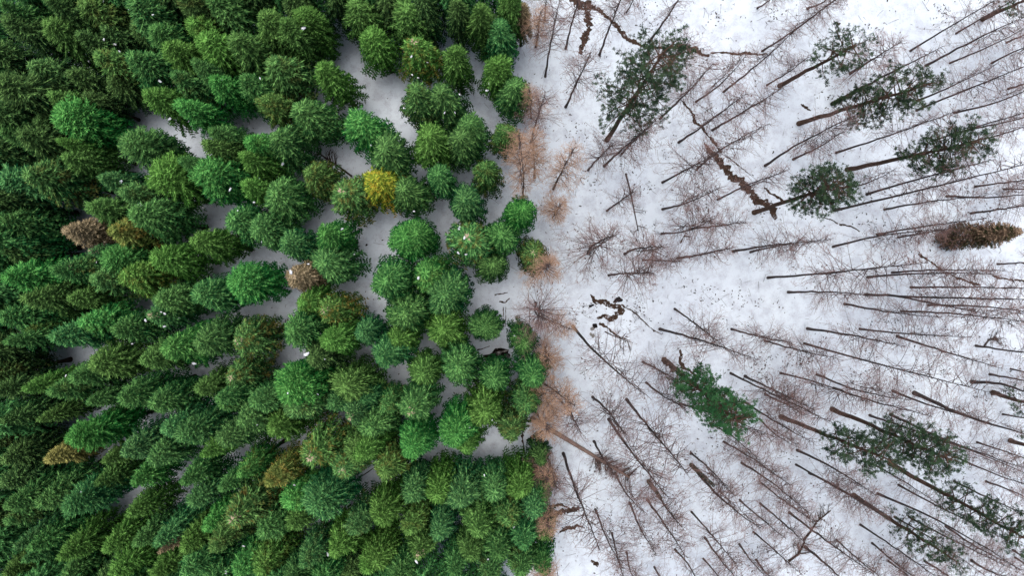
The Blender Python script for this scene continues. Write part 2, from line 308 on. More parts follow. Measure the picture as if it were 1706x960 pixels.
def blob(mb, x, y, r, rg, m=0, stretch=1., ang=0.):
    n = 14; vs = []; ph = [rg.uniform(0, 6.28) for _ in range(3)]
    for i in range(n):
        t = 2*math.pi*i/n; rr = r*(1+.3*math.sin(2*t+ph[0])+.22*math.sin(3*t+ph[1])+.15*math.sin(5*t+ph[2]))
        u, v = rr*math.cos(t)*stretch, rr*math.sin(t)
        g = ground(x+u*math.cos(ang)-v*math.sin(ang), y+u*math.sin(ang)+v*math.cos(ang)); vs.append(Vector((g.x, g.y, gz(g.x, g.y)+.06)))
    mb.add(vs, [tuple(range(n))], m)

build_ground()
mb = MB()
for i, (p, br) in enumerate(DITCHES): ribbon(mb, p, i+11, breaks=br)
o = put('ditch', mb.mesh('ditch', [M_EARTH])); tag(o, kind='structure')
rg = random.Random(5); mb = MB()
for x, y, r, s, a in ((826,597,15,1.3,.2),(990,545,6,.8,1.2),(987,559,4,1.,0),(985,510,4,.7,1.),(1030,500,6,1.,.4),(885,733,6,1,.3),(900,722,5,1.2,0),(843,595,8,1,.4),(610,408,1.5,1.5,0),(625,455,0,1,1)):
    if r: blob(mb, x, y, r, rg, 0, s, a)
o = put('puddle', mb.mesh('puddle', [M_WATER])); tag(o, kind='structure')

# ---------------------------------------------------------------- spruces
Z0 = 4.6
def prof_star(u): return min(1., u*1.35)**.62*(1-1.0*max(0, u-.82))
def prof_dense(u): return math.sqrt(max(0., 1-(1-min(1, u*1.15))**1.8))
def spruce_crown(seed, dense=False, droop=1.0, point=1., zlow=None):
    """unit spruce crown: height 13 m, radius 1.75 m; z = 0 at the foot"""
    rg = random.Random(seed); mb = MB(); h = 13.; R0 = 1.75; z0 = Z0 if zlow is None else zlow
    prof = prof_dense if dense else prof_star
    z = h-.12; lvl = 0
    lob = [rg.uniform(0, 6.28) for _ in range(3)]
    while z > z0:
        u = (h-z)/(h-z0); rr = R0*prof(u)**point
        low = u > .62
        nb = int((6 if u < .06 else 8+rg.randint(0, 2))  * (1.3 if dense else 1.))
        a0 = rg.uniform(0, 6.28)
        for k in range(nb):
            az = a0 + 2*math.pi*k/nb + rg.uniform(-.22, .22)
            lobf = 1+.08*math.sin(az+lob[2])+.12*math.sin(2*az+lob[0]+z*.5)+.11*math.sin(3*az+lob[1]-z*.9)
            L = max(.22, rr*(rg.uniform(.80, 1.12) if u < .5 else rg.uniform(.88, 1.02))*lobf)
            out = Vector((math.cos(az), math.sin(az), 0))
            rbr = (rg.uniform(.0, .30)+(.20 if u < .35 else 0))*max(.1, 1-u); wob = rg.uniform(-.6, .6); wp = rg.uniform(0, 6)  # side needles also darken downward, the crown's shading put into their colour
            sl0 = (.95-1.5*min(1, u*1.8))*droop + rg.uniform(-.12, .12)
            if dense: sl0 += .25
            zz = z + rg.uniform(-.14, .14) - sl0*L*.5
            sd_ = Vector((-out.y, out.x, 0))
            def P(t): return out*(L*t) + sd_*(L*.22*wob*math.sin(wp+t*3.2)*t) + Vector((0, 0, zz + L*(sl0*t - .55*t*t*(.35+u) + .20*t**4)))
            seg = max(2, int(L/.17))
            side = Vector((-out.y, out.x, 0)); bt = rg.choice((.5, .9, 1.1, 1.3))
            for i in range(seg):
                t = (i+.5)/seg
                if t < .12: continue
                p = P(t); d = (P(min(1, t+.08))-P(t-.08)).normalized()
                up = Vector((rg.uniform(-.5, .5), rg.uniform(-.5, .5), 1)).normalized()
                ax = rg.uniform(.5, 1.)*max(.06, 1.08-1.25*u)*bt  # young shoots paler, plus sky light on the crown top painted as tint
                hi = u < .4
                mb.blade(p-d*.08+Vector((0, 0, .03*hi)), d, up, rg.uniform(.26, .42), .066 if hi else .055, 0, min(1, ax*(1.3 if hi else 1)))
                if low and t < .4: continue
                ls = (.16+.42*(1-t)*min(1, L)) * rg.uniform(.8, 1.2)
                for sg in (-1, 1):
                    for q in range(2 if ls > .34 else 1):
                        ang = rg.uniform(.6, 1.05)
                        dd = (d*math.cos(ang)+side*sg*math.sin(ang)+Vector((0, 0, rg.uniform(-.30, .12)))).normalized()
                        pp = p + dd*(ls*.48*q)
                        up = Vector((rg.uniform(-.7, .7), rg.uniform(-.7, .7), 1)).normalized()
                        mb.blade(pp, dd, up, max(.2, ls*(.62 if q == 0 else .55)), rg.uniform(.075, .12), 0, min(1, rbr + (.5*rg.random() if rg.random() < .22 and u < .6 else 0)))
                        if rg.random() < .5:
                            d2 = (dd+d*rg.uniform(.2, .9)+Vector((0, 0, rg.uniform(-.5, .1)))).normalized()
                            mb.blade(pp+dd*.1, d2, up, .22, .08, 0, rbr*rg.random())
        z -= (.17 if dense else .20) + .07*u; lvl += 1
    # upright leader
    for k in range(7):
        az = rg.uniform(0, 6.28); mb.blade(Vector((0, 0, h-.1)), Vector((math.cos(az)*.35, math.sin(az)*.35, 1)).normalized(), Vector((math.sin(az), -math.cos(az), .1)), .35, .05, 0, .9)
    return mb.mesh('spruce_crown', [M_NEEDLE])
def trunk_mesh(name, h, r, m, n=8, seed=0, bow=.0, flare=1.5):
    rg = random.Random(seed); mb = MB(); K = 12; a = rg.uniform(0, 6.28)
    pts = []; rad = []
    for i in range(K+1):
        t = i/K; b_ = bow*math.sin(math.pi*t)
        pts.append(Vector((math.cos(a)*b_+rg.uniform(-.045, .045)*(0 < i < K), math.sin(a)*b_+rg.uniform(-.045, .045)*(0 < i < K), t*h-.25*(i == 0))))
        rad.append(r*(1-t)**.9*(1+(flare-1)*math.exp(-t*28)) + .012)
    mb.tube(pts, rad, n, 0, 0, True)
    return mb.mesh(name, [m], True)
def skirt_mesh(seed):
    # dead lower branches in the shade of the stand
    rg = random.Random(seed); mb = MB()
    for k in range(36):
        z = rg.uniform(3.5, 7.4); az = rg.uniform(0, 6.28); L = rg.uniform(.4, 1.0)*(.35+.65*(z-3.5)/4); out = Vector((math.cos(az), math.sin(az), 0))
        d = (out+Vector((0, 0, rg.uniform(-.35, .1)))).normalized(); p = Vector((0, 0, z)); mb.tube([p, p+d*L*.6, p+d*L+Vector((0, 0, -.1))], [.025, .016, .006], 3, 0)
        side = Vector((-out.y, out.x, 0))
        for q in range(9):
            c = p+d*L*rg.uniform(.2, 1); dd = (d*rg.uniform(.2, 1)+side*rg.uniform(-1, 1)+Vector((0, 0, rg.uniform(-.6, .1)))).normalized()
            mb.blade(c, dd, Vector((rg.uniform(-.7, .7), rg.uniform(-.7, .7), 1)).normalized(), rg.uniform(.2, .45), .05, 0)
    return mb.mesh('dead_branches', [M_DARKBARK])
SKIRT = [skirt_mesh(i) for i in range(3)]
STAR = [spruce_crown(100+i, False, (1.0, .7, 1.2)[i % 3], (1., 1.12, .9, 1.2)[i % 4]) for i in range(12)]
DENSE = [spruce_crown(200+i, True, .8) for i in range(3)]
SP_TRUNK = [trunk_mesh('spruce_trunk', 12.7, .17, M_DARKBARK, 7, i, .08) for i in range(3)]
def cones_mesh(seed):
    rg = random.Random(seed); mb = MB()
    for k in range(44):
        az = rg.uniform(0, 6.28); z = 12.95-abs(rg.gauss(0, .38)); r = (13.1-z)*rg.uniform(.2, .6)
        out = Vector((math.cos(az), math.sin(az), rg.uniform(-.1, .6))).normalized()
        mb.blade(Vector((0, 0, z))+out*r*.4, out, Vector((rg.uniform(-.4, .4), rg.uniform(-.4, .4), 1)).normalized(), .28, .085, 0, 0)
    return mb.mesh('cone_cluster', [M_CONES])
CONES = [cones_mesh(i) for i in range(2)]
def lump_mesh(seed):
    rg = random.Random(seed); mb = MB(); n = 8
    vs = [Vector((0, 0, .09))]
    for ring, (rr, zz) in enumerate(((.5, .07), (.95, 0), (.8, -.06))):
        for i in range(n):
            t = 2*math.pi*i/n; q = rr*rg.uniform(.45, 1.25); vs.append(Vector((q*math.cos(t)*.17*(1+.6*rg.random()), q*math.sin(t)*.11*(1+.6*rg.random()), zz)))
    fs = [(0, 1+i, 1+(i+1) % n) for i in range(n)] + [(1+r*n+i, 1+(r+1)*n+i, 1+(r+1)*n+(i+1) % n, 1+r*n+(i+1) % n) for r in range(2) for i in range(n)]
    mb.add(vs, fs); return mb.mesh('snow_lump', [M_SNOWLUMP], True)
LUMPS = [lump_mesh(i) for i in range(4)]

TONE = {'d': (.002, .025, .008), 'g': (.002, .048, .013), 'b': (.003, .074, .014), 'y': (.013, .062, .008), 'o': (.010, .045, .009),
        't': (.001, .050, .018), 's': (.007, .050, .014), 'G': (.04, .11, .010), 'G2': (.03, .07, .012), 'X': (.085, .068, .034), 'X2': (.07, .075, .02)}
TW = {'d': 'dark green', 'g': 'deep green', 'b': 'bright green', 'y': 'yellow-green', 'o': 'olive green', 't': 'bluish green', 's': 'grey-green',
      'G': 'golden yellow', 'G2': 'yellowish', 'X': 'dead tan-brown', 'X2': 'faded golden-brown'}
sp = []
for s in SPRUCES.replace('\n', '|').split('|'):
    q = s.split()
    if len(q) == 5: sp.append((float(q[0]), float(q[1]), float(q[2]), q[3], q[4]))

# ---- labels: a few trees and places one finds at once; every other tree is told apart by where it stands from the nearest one
OWN = {(627, 300): 'golden-yellow spruce, the brightest yellow crown, amid green spruces', (487, 455): 'orange-brown dying spruce with a white snowy tip',
       (108, 378): 'dead tan-brown spruce among green ones near the left edge', (573, 315): 'grey-green spruce with a pink tip beside the golden-yellow spruce',
       (98, 193): 'broad bright green round-crowned spruce below a dark trunk on snow', (75, 765): 'faded golden-brown spruce at the lower left',
       (266, 925): 'small brown dead conifer low between dark spruces', (386, 470): 'large bright green domed spruce beside a narrow snow gap',
       (867, 350): 'deep green domed spruce standing out at the forest edge', (685, 683): 'big grey-green spruce with a white tip beside a broken snow gap',
       (443, 808): 'yellowish brown-tipped spruce among bright green ones', (543, 522): 'green spruce with a brown star-shaped top', (497, 20): 'broad spruce carrying a large snow lump, near the top edge',
       (180, 382): 'yellowish spruce with orange twigs beside the dead tan one', (118, 737): 'large bright green bushy spruce above the faded golden-brown one',
       (303, 728): 'broad bluish-green round spruce in the lower left', (739, 486): 'bluish-green domed spruce bordering the open snow at the forest edge',
       (808, 280): 'green spruce with many orange-brown twig tips near the forest edge', (437, 165): 'olive spruce with an orange tip beside a grey snow clearing',
       (603, 760): 'yellow-green spruce above the snow clearing with a black stick', (905, 900): 'dark green spruce at the bottom end of the forest edge'}
SHORT = {(627, 300): 'golden-yellow spruce', (487, 455): 'white-tipped orange-brown spruce', (108, 378): 'dead tan-brown spruce', (98, 193): 'broad bright upper-left spruce',
         (75, 765): 'faded golden-brown spruce', (266, 925): 'small brown dead conifer', (386, 470): 'large bright domed spruce', (867, 350): 'domed forest-edge spruce',
         (685, 683): 'big white-tipped grey-green spruce', (443, 808): 'yellowish brown-tipped spruce', (543, 522): 'brown-starred spruce', (497, 20): 'spruce carrying a large snow lump',
         (303, 728): 'broad bluish round spruce', (118, 737): 'bushy lower-left spruce', (808, 280): 'orange-twigged spruce', (437, 165): 'orange-tipped olive spruce'}
MARKS = {k: 'the '+v for k, v in SHORT.items()}
MARKS.update({(400, 190): 'the grey triangular snow clearing', (622, 412): 'the square snow clearing', (607, 120): 'the long curved snow corridor', (92, 597): 'the bright leftmost snow patch',
              (207, 838): 'the slanting lower-left snow strip', (826, 597): 'the dark pool in the forest', (755, 670): 'the broken lower snow gap', (522, 888): 'the bottom snow sliver',
              (738, 370): 'the hourglass-shaped snow gap', (355, 370): 'the small round snow clearing', (0, 0): 'the top left corner', (0, 960): 'the bottom left corner', (765, 75): 'the trunk-crossed snow wedge',
              (20, 480): 'the middle left edge', (905, 955): 'the bottom of the forest edge'})
ORD = ['nearest', 'second nearest', 'third nearest', 'fourth nearest', 'fifth nearest', 'sixth nearest', 'seventh nearest', 'eighth nearest', 'ninth nearest', 'tenth nearest']
DIRS = ['right of', 'lower right of', 'below', 'lower left of', 'left of', 'upper left of', 'above', 'upper right of']
def place_labels(items, marks, own):
    """items: {key: (x, y, describing words)}; returns {key: label}"""
    bins = {}; out = {}
    for k, (x, y, w) in items.items():
        if k in own: out[k] = own[k]; continue
        m = min((q for q in marks if q != k), key=lambda q: (q[0]-x)**2+(q[1]-y)**2)
        a = math.atan2(y-m[1], x-m[0]); d = int(round(a/(math.pi/4))) % 8
        bins.setdefault((m, d), []).append((math.hypot(x-m[0], y-m[1]), k, w))
    for (m, d), L in bins.items():
        L.sort()
        for i, (r, k, w) in enumerate(L):
            t_ = f"{w}, {ORD[i]+' ' if len(L) > 1 else 'just '}{DIRS[d]} {marks[m]}"
            out[k] = t_ if len(t_.replace('-', ' ').split()) <= 16 else t_.replace(' with pinkish top', '').replace(' with orange twigs', '').replace(' with white tip', '').replace('broad ', '', 1)
    return out
FLAGW = {'P': ' with pinkish top', 'O': ' with orange twigs', 'D': '', 'W': ' with white tip', 'B': ' with brown top', 'X': '', 'G': '', '-': ''}
items = {}
for i, (x, y, r, t, f) in enumerate(sp):
    size = 'small ' if r < 25 else 'broad ' if r >= 38 else ''
    w = f"{size}{TW[t]} {'round ' if f == 'D' else ''}spruce{FLAGW[f]}"
    items[(int(x), int(y))] = (x, y, w)
LAB = place_labels(items, MARKS, OWN)

# clearings where the snow lies open between the spruces (pixel centre, radius): crowns round them are slimmer
CLEAR = [(215,195,10),(255,205,12),(310,232,15),(335,250,12),(400,185,18),(425,205,14),(445,10,8),(563,40,11),(580,85,13),(605,130,18),(640,165,17),(665,205,10),(562,262,14),(592,275,15),(765,62,15),(785,88,9),
 (795,170,11),(815,188,11),(360,365,20),(430,425,13),(455,440,12),(480,500,12),(465,522,10),(605,400,16),(625,415,22),(640,390,10),(735,355,13),(732,395,9),(765,295,9),(608,495,11),(622,515,9),(850,320,16),(835,350,10),
 (805,490,16),(845,490,25),(865,520,14),(800,565,7),(840,590,14),(90,597,17),(165,687,14),(105,712,13),(200,842,13),(220,825,11),(370,698,12),(368,790,10),(440,742,12),(485,745,9),(612,800,14),(522,888,11),(560,362,12),
 (378,605,14),(755,665,17),(730,695,10),(815,742,13),(655,632,14),(740,895,8),(725,935,8),(872,720,12),(900,730,10),(365,710,8)]
def project(p):
    v = QC.inverted() @ Vector((p[0], p[1], p[2]-H)); return 853-F*v.x/v.z, 480+F*v.y/v.z
def slim(x, y, h, rad, top, f):
    k = 1.
    for gx, gy, gr in CLEAR:
        if abs(gx-x) > 160 or abs(gy-y) > 160: continue
        for u in (.15, .35, .6, .85):
            z = h-(h-Z0*h/13)*u; cx, cy = project((top.x, top.y, z)); R_ = rad*(prof_dense if f == 'D' else prof_star)(u)*F/(H-z)*1.08
            k = min(k, max(.0, (math.hypot(cx-gx, cy-gy)-gr*.72)/R_))
    return max(.82, k)
rg = random.Random(77)
SPR = []
WIDE = 1.17
for i, (x, y, r, t, f) in enumerate(sp):
    key = (int(x), int(y))
    h = 11.4*rg.uniform(.88, 1.12)*(1 if r > 25 else .9)
    if t == 'd' and r < 28: h *= .8
    top = at_height(x, y, h); rad = r*WIDE*(.9 if f == 'D' else 1.)/F*(H-h*.45)
    rad *= slim(x, y, h, rad, top, f)
    e = empty('spruce_tree', (top.x, top.y, -.05)); e.rotation_euler = (rg.uniform(-.02, .02), rg.uniform(-.02, .02), rg.uniform(0, 6.28))
    k_ = rg.uniform(.93, 1.08); e.scale = (rad/1.75*k_, rad/1.75/k_, h/13.)
    tag(e, LAB[key], 'spruce', 'spruce trees of the dense evergreen plantation')
    base = TONE[t]; j = rg.uniform(.72, 1.22); jh = rg.uniform(.9, 1.12)
    col = (base[0]*j*jh, base[1]*j, base[2]*j/jh, {'O': .8, 'B': .5, 'G': .75, 'P': .65}.get(f, 1. if rg.random() > .12 else .88))
    if t in ('G', 'G2', 'X', 'X2'): col = (base[0], base[1], base[2], {'G2': .5, 'G': .45}.get(t, 1.))
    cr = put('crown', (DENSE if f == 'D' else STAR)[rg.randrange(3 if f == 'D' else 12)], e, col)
    if t in ('X', 'X2', 'G', 'G2'): cr.material_slots[0].link = 'OBJECT'; cr.material_slots[0].material = {'X': M_DEADN, 'X2': M_GOLD2, 'G': M_GOLDN, 'G2': M_GOLD2}[t]
    put('trunk', SP_TRUNK[i % 3], e); put('dead_branches', SKIRT[i % 3], e)
    if f in ('P', 'W', 'B') : put('cone_cluster', CONES[i % 2], e)
    SPR.append((x, y, h, rad, e, top, f))
# the plantation goes on beyond the frame: those trees stand so close that they read as one mass
def edge_mass():
    rs = np.random.RandomState(8); V = []; Fc = []; T = []; base = 0
    pro = []
    for me in (STAR[0], STAR[3], DENSE[1]):
        n = len(me.vertices); v = np.empty(n*3, np.float32); me.vertices.foreach_get('co', v)
        t = np.empty(len(me.polygons), np.float32); me.attributes['tone'].data.foreach_get('value', t); pro.append((v.reshape(-1, 3), t))
    pts = []
    for x in range(-420, 880, 62):
        for y in range(-330, 1300, 62):
            px, py = x+rs.uniform(-20, 20), y+rs.uniform(-20, 20)
            if (px > -62 and -45 < py < 1005) or (px > -20 and -52 < py < 1012): continue
            if abs(px-600) > 1020 or px > 850: continue
            fx, fy = NAD[0]+(px-NAD[0])*.86, NAD[1]+(py-NAD[1])*.86
            if fx < -150 or fy < -120 or fy > 1080: continue
            pts.append((px, py))
    for px, py in pts:
        v, t = pro[rs.randint(3)]; hh = 13*rs.uniform(.9, 1.1); p = at_height(px, py, hh); a = rs.uniform(0, 6.28); k = rs.uniform(1.05, 1.3)
        c, s_ = math.cos(a)*k, math.sin(a)*k
        w = np.stack([v[:, 0]*c-v[:, 1]*s_+p.x, v[:, 0]*s_+v[:, 1]*c+p.y, v[:, 2]*hh/13], 1); V.append(w); T.append(t)
    V = np.concatenate(V); T = np.concatenate(T); nf = len(T)
    me = bpy.data.meshes.new('edge_trees'); me.vertices.add(len(V)); me.vertices.foreach_set('co', V.ravel().astype(np.float32))
    me.loops.add(nf*4); me.loops.foreach_set('vertex_index', np.arange(nf*4, dtype=np.int32)); me.polygons.add(nf)
    me.polygons.foreach_set('loop_start', np.arange(0, nf*4, 4, dtype=np.int32)); me.update(calc_edges=True)
    me.attributes.new('tone', 'FLOAT', 'FACE').data.foreach_set('value', T); me.materials.append(M_NEEDLE)
    print('EDGE', len(pts), nf, len(SPR)); o = put('spruce_forest', me, None, (.020, .10, .030, 1)); tag(o, 'dense green spruces along the outer margins of the plantation', 'forest', None, 'stuff')
edge_mass()
# snow lumps lying on the crowns
for (px, py, s) in ((506,48,1.9),(472,273,1.5),(434,131,1.),(370,133,.8),(686,94,1.),(712,104,.9),(687,125,.9),(697,130,.9),(815,140,1.),(812,151,1.2),(741,188,1.),(758,188,.9),(674,181,1.2),
    (766,158,.8),(765,380,1.4),(774,396,1.1),(764,422,1.1),(777,424,.9),(698,463,1.5),(690,352,.9),(618,267,.8),(618,242,.8),(746,289,.8),(480,655,.7),(483,598,1.8),(487,603,1.9),(496,587,1.4),(512,590,2.),
    (500,594,1.),(482,588,1.2),(541,598,.9),(480,630,.9),(530,657,.8),(202,303,1.6),(234,341,2.),(153,321,1.),(132,403,1.),(174,66,1.),(192,74,1.3),(200,86,1.),(216,16,.8),(256,25,.9),(268,136,1.3),(284,198,1.5),
    (173,3,.8),(269,520,1.2),(275,523,1.1),(243,534,1.2),(275,544,1.3),(221,573,.8),(299,530,.9),(111,627,1.3),(136,820,1.),(547,923,1.7),(694,936,1.6),(813,932,.9),(407,910,1.),(377,953,1.3),(346,796,.8),
    (583,856,1.),(491,808,.9),(429,708,.9),(782,712,1.2),(856,879,1.),(480,435,1.3),(485,453,1.6),(494,477,1.4),(325,606,1.5),(384,316,1.5),(432,297,.9),(424,337,.9),(570,382,1.),(397,352,.9),(162,437,.8),(23,193,1.2),
    (807,792,1.),(820,700,.7),(857,560,.8),(590,424,.7),(514,440,.8),(437,403,.8)):
    best = None; d = ray(px, py)
    for (x, y, h, rad, e, top, f) in SPR:
        if abs(px-x) > 90 or abs(py-y) > 90: continue
        z = h
        while z > 6:
            s_ = (z-H)/d.z; rr = math.hypot(d.x*s_-top.x, d.y*s_-top.y); u = (h-z)/(h-Z0*h/13)
            if rr < rad*.92*(prof_dense if f == 'D' else prof_star)(u):
                if best is None or z > best[0]: best = (z, e, d.x*s_, d.y*s_)
                break
            z -= .15
    if best:
        z, e, X_, Y_ = best
        lo = put('snow_lump', LUMPS[rg.randrange(4)], e)
        mw = Matrix.LocRotScale(e.location, e.rotation_euler, e.scale)
        want = Matrix.LocRotScale(Vector((X_, Y_, z+.12)), Euler((0, 0, rg.uniform(0, 6))), Vector((s*.6, s*.6, s*.4)))
        lo.matrix_local = mw.inverted() @ want

# ---------------------------------------------------------------- bare larches
def larch_crown(seed, dense=False, short=False):
    """unit larch branches: height 22 m, crown radius about 2 m"""
    rg = random.Random(seed); mb = MB(); h = 22.
    z_lo = .10 if short else (.38 if not dense else .22)
    nb = 85 if dense else (78 if not short else 80)
    asym = rg.uniform(0, 6.28)
    for k in range(nb):
        f = z_lo + (1-z_lo)*(k+rg.random())/nb*.99
        z = f*h; az = rg.uniform(0, 6.28); w = 1+.22*math.cos(az-asym)
        L = (2.7 if not dense else 1.8)*min(1, ((1-f)/(1-z_lo)*1.35+.10))**.75*w*rg.uniform(.55, 1.1)
        if f < z_lo+.12 and not short: L *= rg.uniform(.3, .9)
        out = Vector((math.cos(az), math.sin(az), 0)); side = Vector((-out.y, out.x, 0)); rise = rg.uniform(.0, .45) - .25*(1-f)
        cur = rg.uniform(-.35, .35)
        def P(t): return Vector((0, 0, z)) + out*(L*t) + side*(cur*L*t*t*.6) + Vector((0, 0, L*(rise*t - .45*t*t + .25*t**3)))
        pts = [P(i/4) for i in range(5)]
        mb.tube(pts, [.018*(1-i/4)+.006 for i in range(5)], 3, 0)
        nt_ = int((7 if not dense else 11)*max(.4, L/2))
        for q in range(nt_):
            t = rg.uniform(.22, 1); p = P(t); sg = rg.choice((-1, 1)); ang = rg.uniform(.4, 1.1)
            d = (out*math.cos(ang)+side*sg*math.sin(ang)+Vector((0, 0, rg.uniform(-.35, .3)))).normalized()
            l = rg.uniform(.3, .85)*(1.15-t*.5)
            p1 = p+d*l*.5+Vector((0, 0, rg.uniform(-.04, .04))); p2 = p+d*l+Vector((rg.uniform(-.1, .1), rg.uniform(-.1, .1), rg.uniform(-.12, .02)))
            mb.tube([p, p1, p2], [.009, .007, .004], 3, 1)
            for _ in range(2 if not dense else 4):
                c = p1.lerp(p2, rg.random()); dd = Vector((rg.uniform(-1, 1), rg.uniform(-1, 1), rg.uniform(-.6, .6))).normalized()
                mb.tube([c, c+dd*rg.uniform(.12, .35)], [.006, .003], 3, 1)
    return mb.mesh('larch_branches', [M_BRANCH, M_OTWIG if dense else M_TWIG])
LC = [larch_crown(300+i) for i in range(8)]; LO = [larch_crown(400+i, True) for i in range(3)]; LS = [larch_crown(450+i, False, True) for i in range(2)]
LT = [trunk_mesh('larch_trunk', 22., .125, M_BARK, 8, 50+i, b_, 1.35) for i, b_ in enumerate((.1, .2, .3, .15, .45))]
def ivy_mesh(seed):
    rg = random.Random(seed); mb = MB()
    for k in range(2600):
        f = rg.random()**1.2; z = .3+f*10; az = rg.uniform(0, 6.28); r = (.25+.22*rg.random())*(1-.4*f)
        out = Vector((math.cos(az), math.sin(az), 0)); p = out*r+Vector((0, 0, z))
        mb.blade(p, (out+Vector((rg.uniform(-.6, .6), rg.uniform(-.6, .6), rg.uniform(-.5, .5)))).normalized(), Vector((rg.uniform(-1, 1), rg.uniform(-1, 1), 1)).normalized(), .16, .12, 0, rg.random()*.3)
    return mb.mesh('ivy', [M_PINE])
IVY = ivy_mesh(9)

def lean_frame(b, t, extra=0., hmin=6., hmax=27., hfix=None):
    """foot on the ground below pixel b, top somewhere on the ray through pixel t, where the trunk leans least"""
    B = ground(*b); d = ray(*t); dx = Vector((d.x, d.y))
    s = dx.dot(Vector((B.x, B.y)))/dx.length_squared; h = H+s*d.z
    h = min(hmax, max(hmin, h)) if hfix is None else hfix
    s = (h-H)/d.z; T = Vector((d.x*s, d.y*s, h)); B.z = gz(B.x, B.y)
    ax = T-B; T = B+ax*(1+extra); return B, T
def place_axis(e, B, T, unit, rad, spin):
    ax = T-B; q = Vector((0, 0, 1)).rotation_difference(ax.normalized()) @ Quaternion((0, 0, 1), spin)
    e.location = B; e.rotation_mode = 'QUATERNION'; e.rotation_quaternion = q; e.scale = (rad, rad, ax.length/unit)

LMARK = {(1190, 668): 'the compact bright green pine', (1075, 140): 'the big loose top pine', (1360, 325): 'the small pine', (1565, 262): 'the thick-footed right-hand pine',
         (1385, 100): 'the sparse top pine', (1490, 165): 'the broad upper-right pine', (1628, 392): 'the brown bushy conifer', (1440, 745): 'the touching pair of pines',
         (1650, 860): 'the long right-edge pine', (1535, 905): 'the narrow bottom pine', (1240, 300): 'the long brown ditch', (1015, 515): 'the branching muddy puddle', (980, 760): 'the fallen log', (975, 45): 'the wide ditch at the top',
         (1565, 440): 'the right-hand ditch fragments', (1010, 408): 'the low bushy bare tree', (1120, 610): 'the small earthy patch', (1360, 540): 'the open snow at the centre right', (1500, 560): 'the thick leaning larch at the right',
         (1140, 900): 'the lower snow field', (940, 860): 'the short dark bottom ditch', (1300, 560): 'the clear snow strip', (1270, 930): 'the bottom edge below the crossed branches', (1370, 870): 'the crossed fallen branches', (1700, 560): 'the middle right edge',
         (1700, 960): 'the bottom right corner', (1700, 5): 'the top right corner', (1560, 60): 'the top right row of trunks', (1095, 420): 'the forked reddish larch in the middle', (900, 180): 'the upper forest edge', (905, 560): 'the middle forest edge', (912, 780): 'the lower forest edge'}
for k in ((1360, 540), (1500, 560), (1140, 900), (1300, 560), (1095, 420), (1560, 60), (1270, 930)): LMARK.pop(k)
LOWN = {(982, 421): 'low bushy bare tree with a dark mossy trunk on open snow', (955, 544): 'long dark leaning larch crossing the snow below the muddy puddle', (1152, 776): 'bare larch with an ivy-green lower trunk on the lower snow field',
        (1390, 171): 'bare larch with an ivy-green foot beside the broad upper right pine', (1345, 915): 'thick red-brown larch trunk near the bottom below the crossed branches', (921, 362): 'orange-brown star-shaped larch seen from above at the forest edge',
        (898, 447): 'big orange feathery larch touching the last spruces of the forest edge'}
KW = {'l': 'bare', 'o': 'orange-twigged', 'm': 'mossy-trunked bare', 's': 'bushy bare', 't': 'thick-trunked bare'}
lar = []
for s in LARCHES.replace('\n', '|').split('|'):
    q = s.split()
    if len(q) == 5: lar.append((*map(float, q[:4]), q[4]))
litems = {}
for (bx, by, tx, ty, k) in lar:
    L = math.hypot(tx-bx, ty-by); ln = 'short' if L < 70 else 'long' if L > 170 else ''
    litems[(int(bx), int(by))] = (bx, by, f"{ln} {KW[k]} larch, foot".strip())
LLAB = place_labels(litems, LMARK, LOWN)
for i, (bx, by, tx, ty, k) in enumerate(lar):
    nearc = math.hypot(bx-NAD[0], by-NAD[1])
    hfix = None
    if k == 'o' and math.hypot(tx-bx, ty-by) < 60: hfix = 9.+rg.uniform(0, 3)
    B, T = lean_frame((bx, by), (tx, ty), .03, 7.5, 26, hfix)
    ln = (T-B).length
    thick = {'t': 1.45, 's': 1.1, 'm': 1.1, 'o': .75}.get(k, .92)*rg.uniform(.8, 1.1)*(.62+.38*min(1, ln/20))
    wid = rg.uniform(.85, 1.15)*(.55+.45*min(1.1, ln/20))
    if k == 's': wid = 1.2
    if k == 'o': wid = rg.uniform(.95, 1.2)*(.6+.4*min(1, ln/14))
    e = empty('larch_tree', (0, 0, 0)); spin = rg.uniform(0, 6.28); place_axis(e, B, T, 22., 1., spin)
    tag(e, LLAB[(int(bx), int(by))], 'larch', 'bare larches standing in the snow')
    tr = put('trunk', LT[rg.randrange(5)], e); tr.scale = (thick, thick, 1)
    cr = put('branches', (LO if k == 'o' else LS if k == 's' else LC)[rg.randrange({'o': 3, 's': 2}.get(k, 8))], e); cr.scale = (wid, wid, 1)
    if k == 'm' and bx != 955:
        iv = put('ivy', IVY, e, (.02, .028, .012, 1)); iv.scale = (.42, .42, .85)

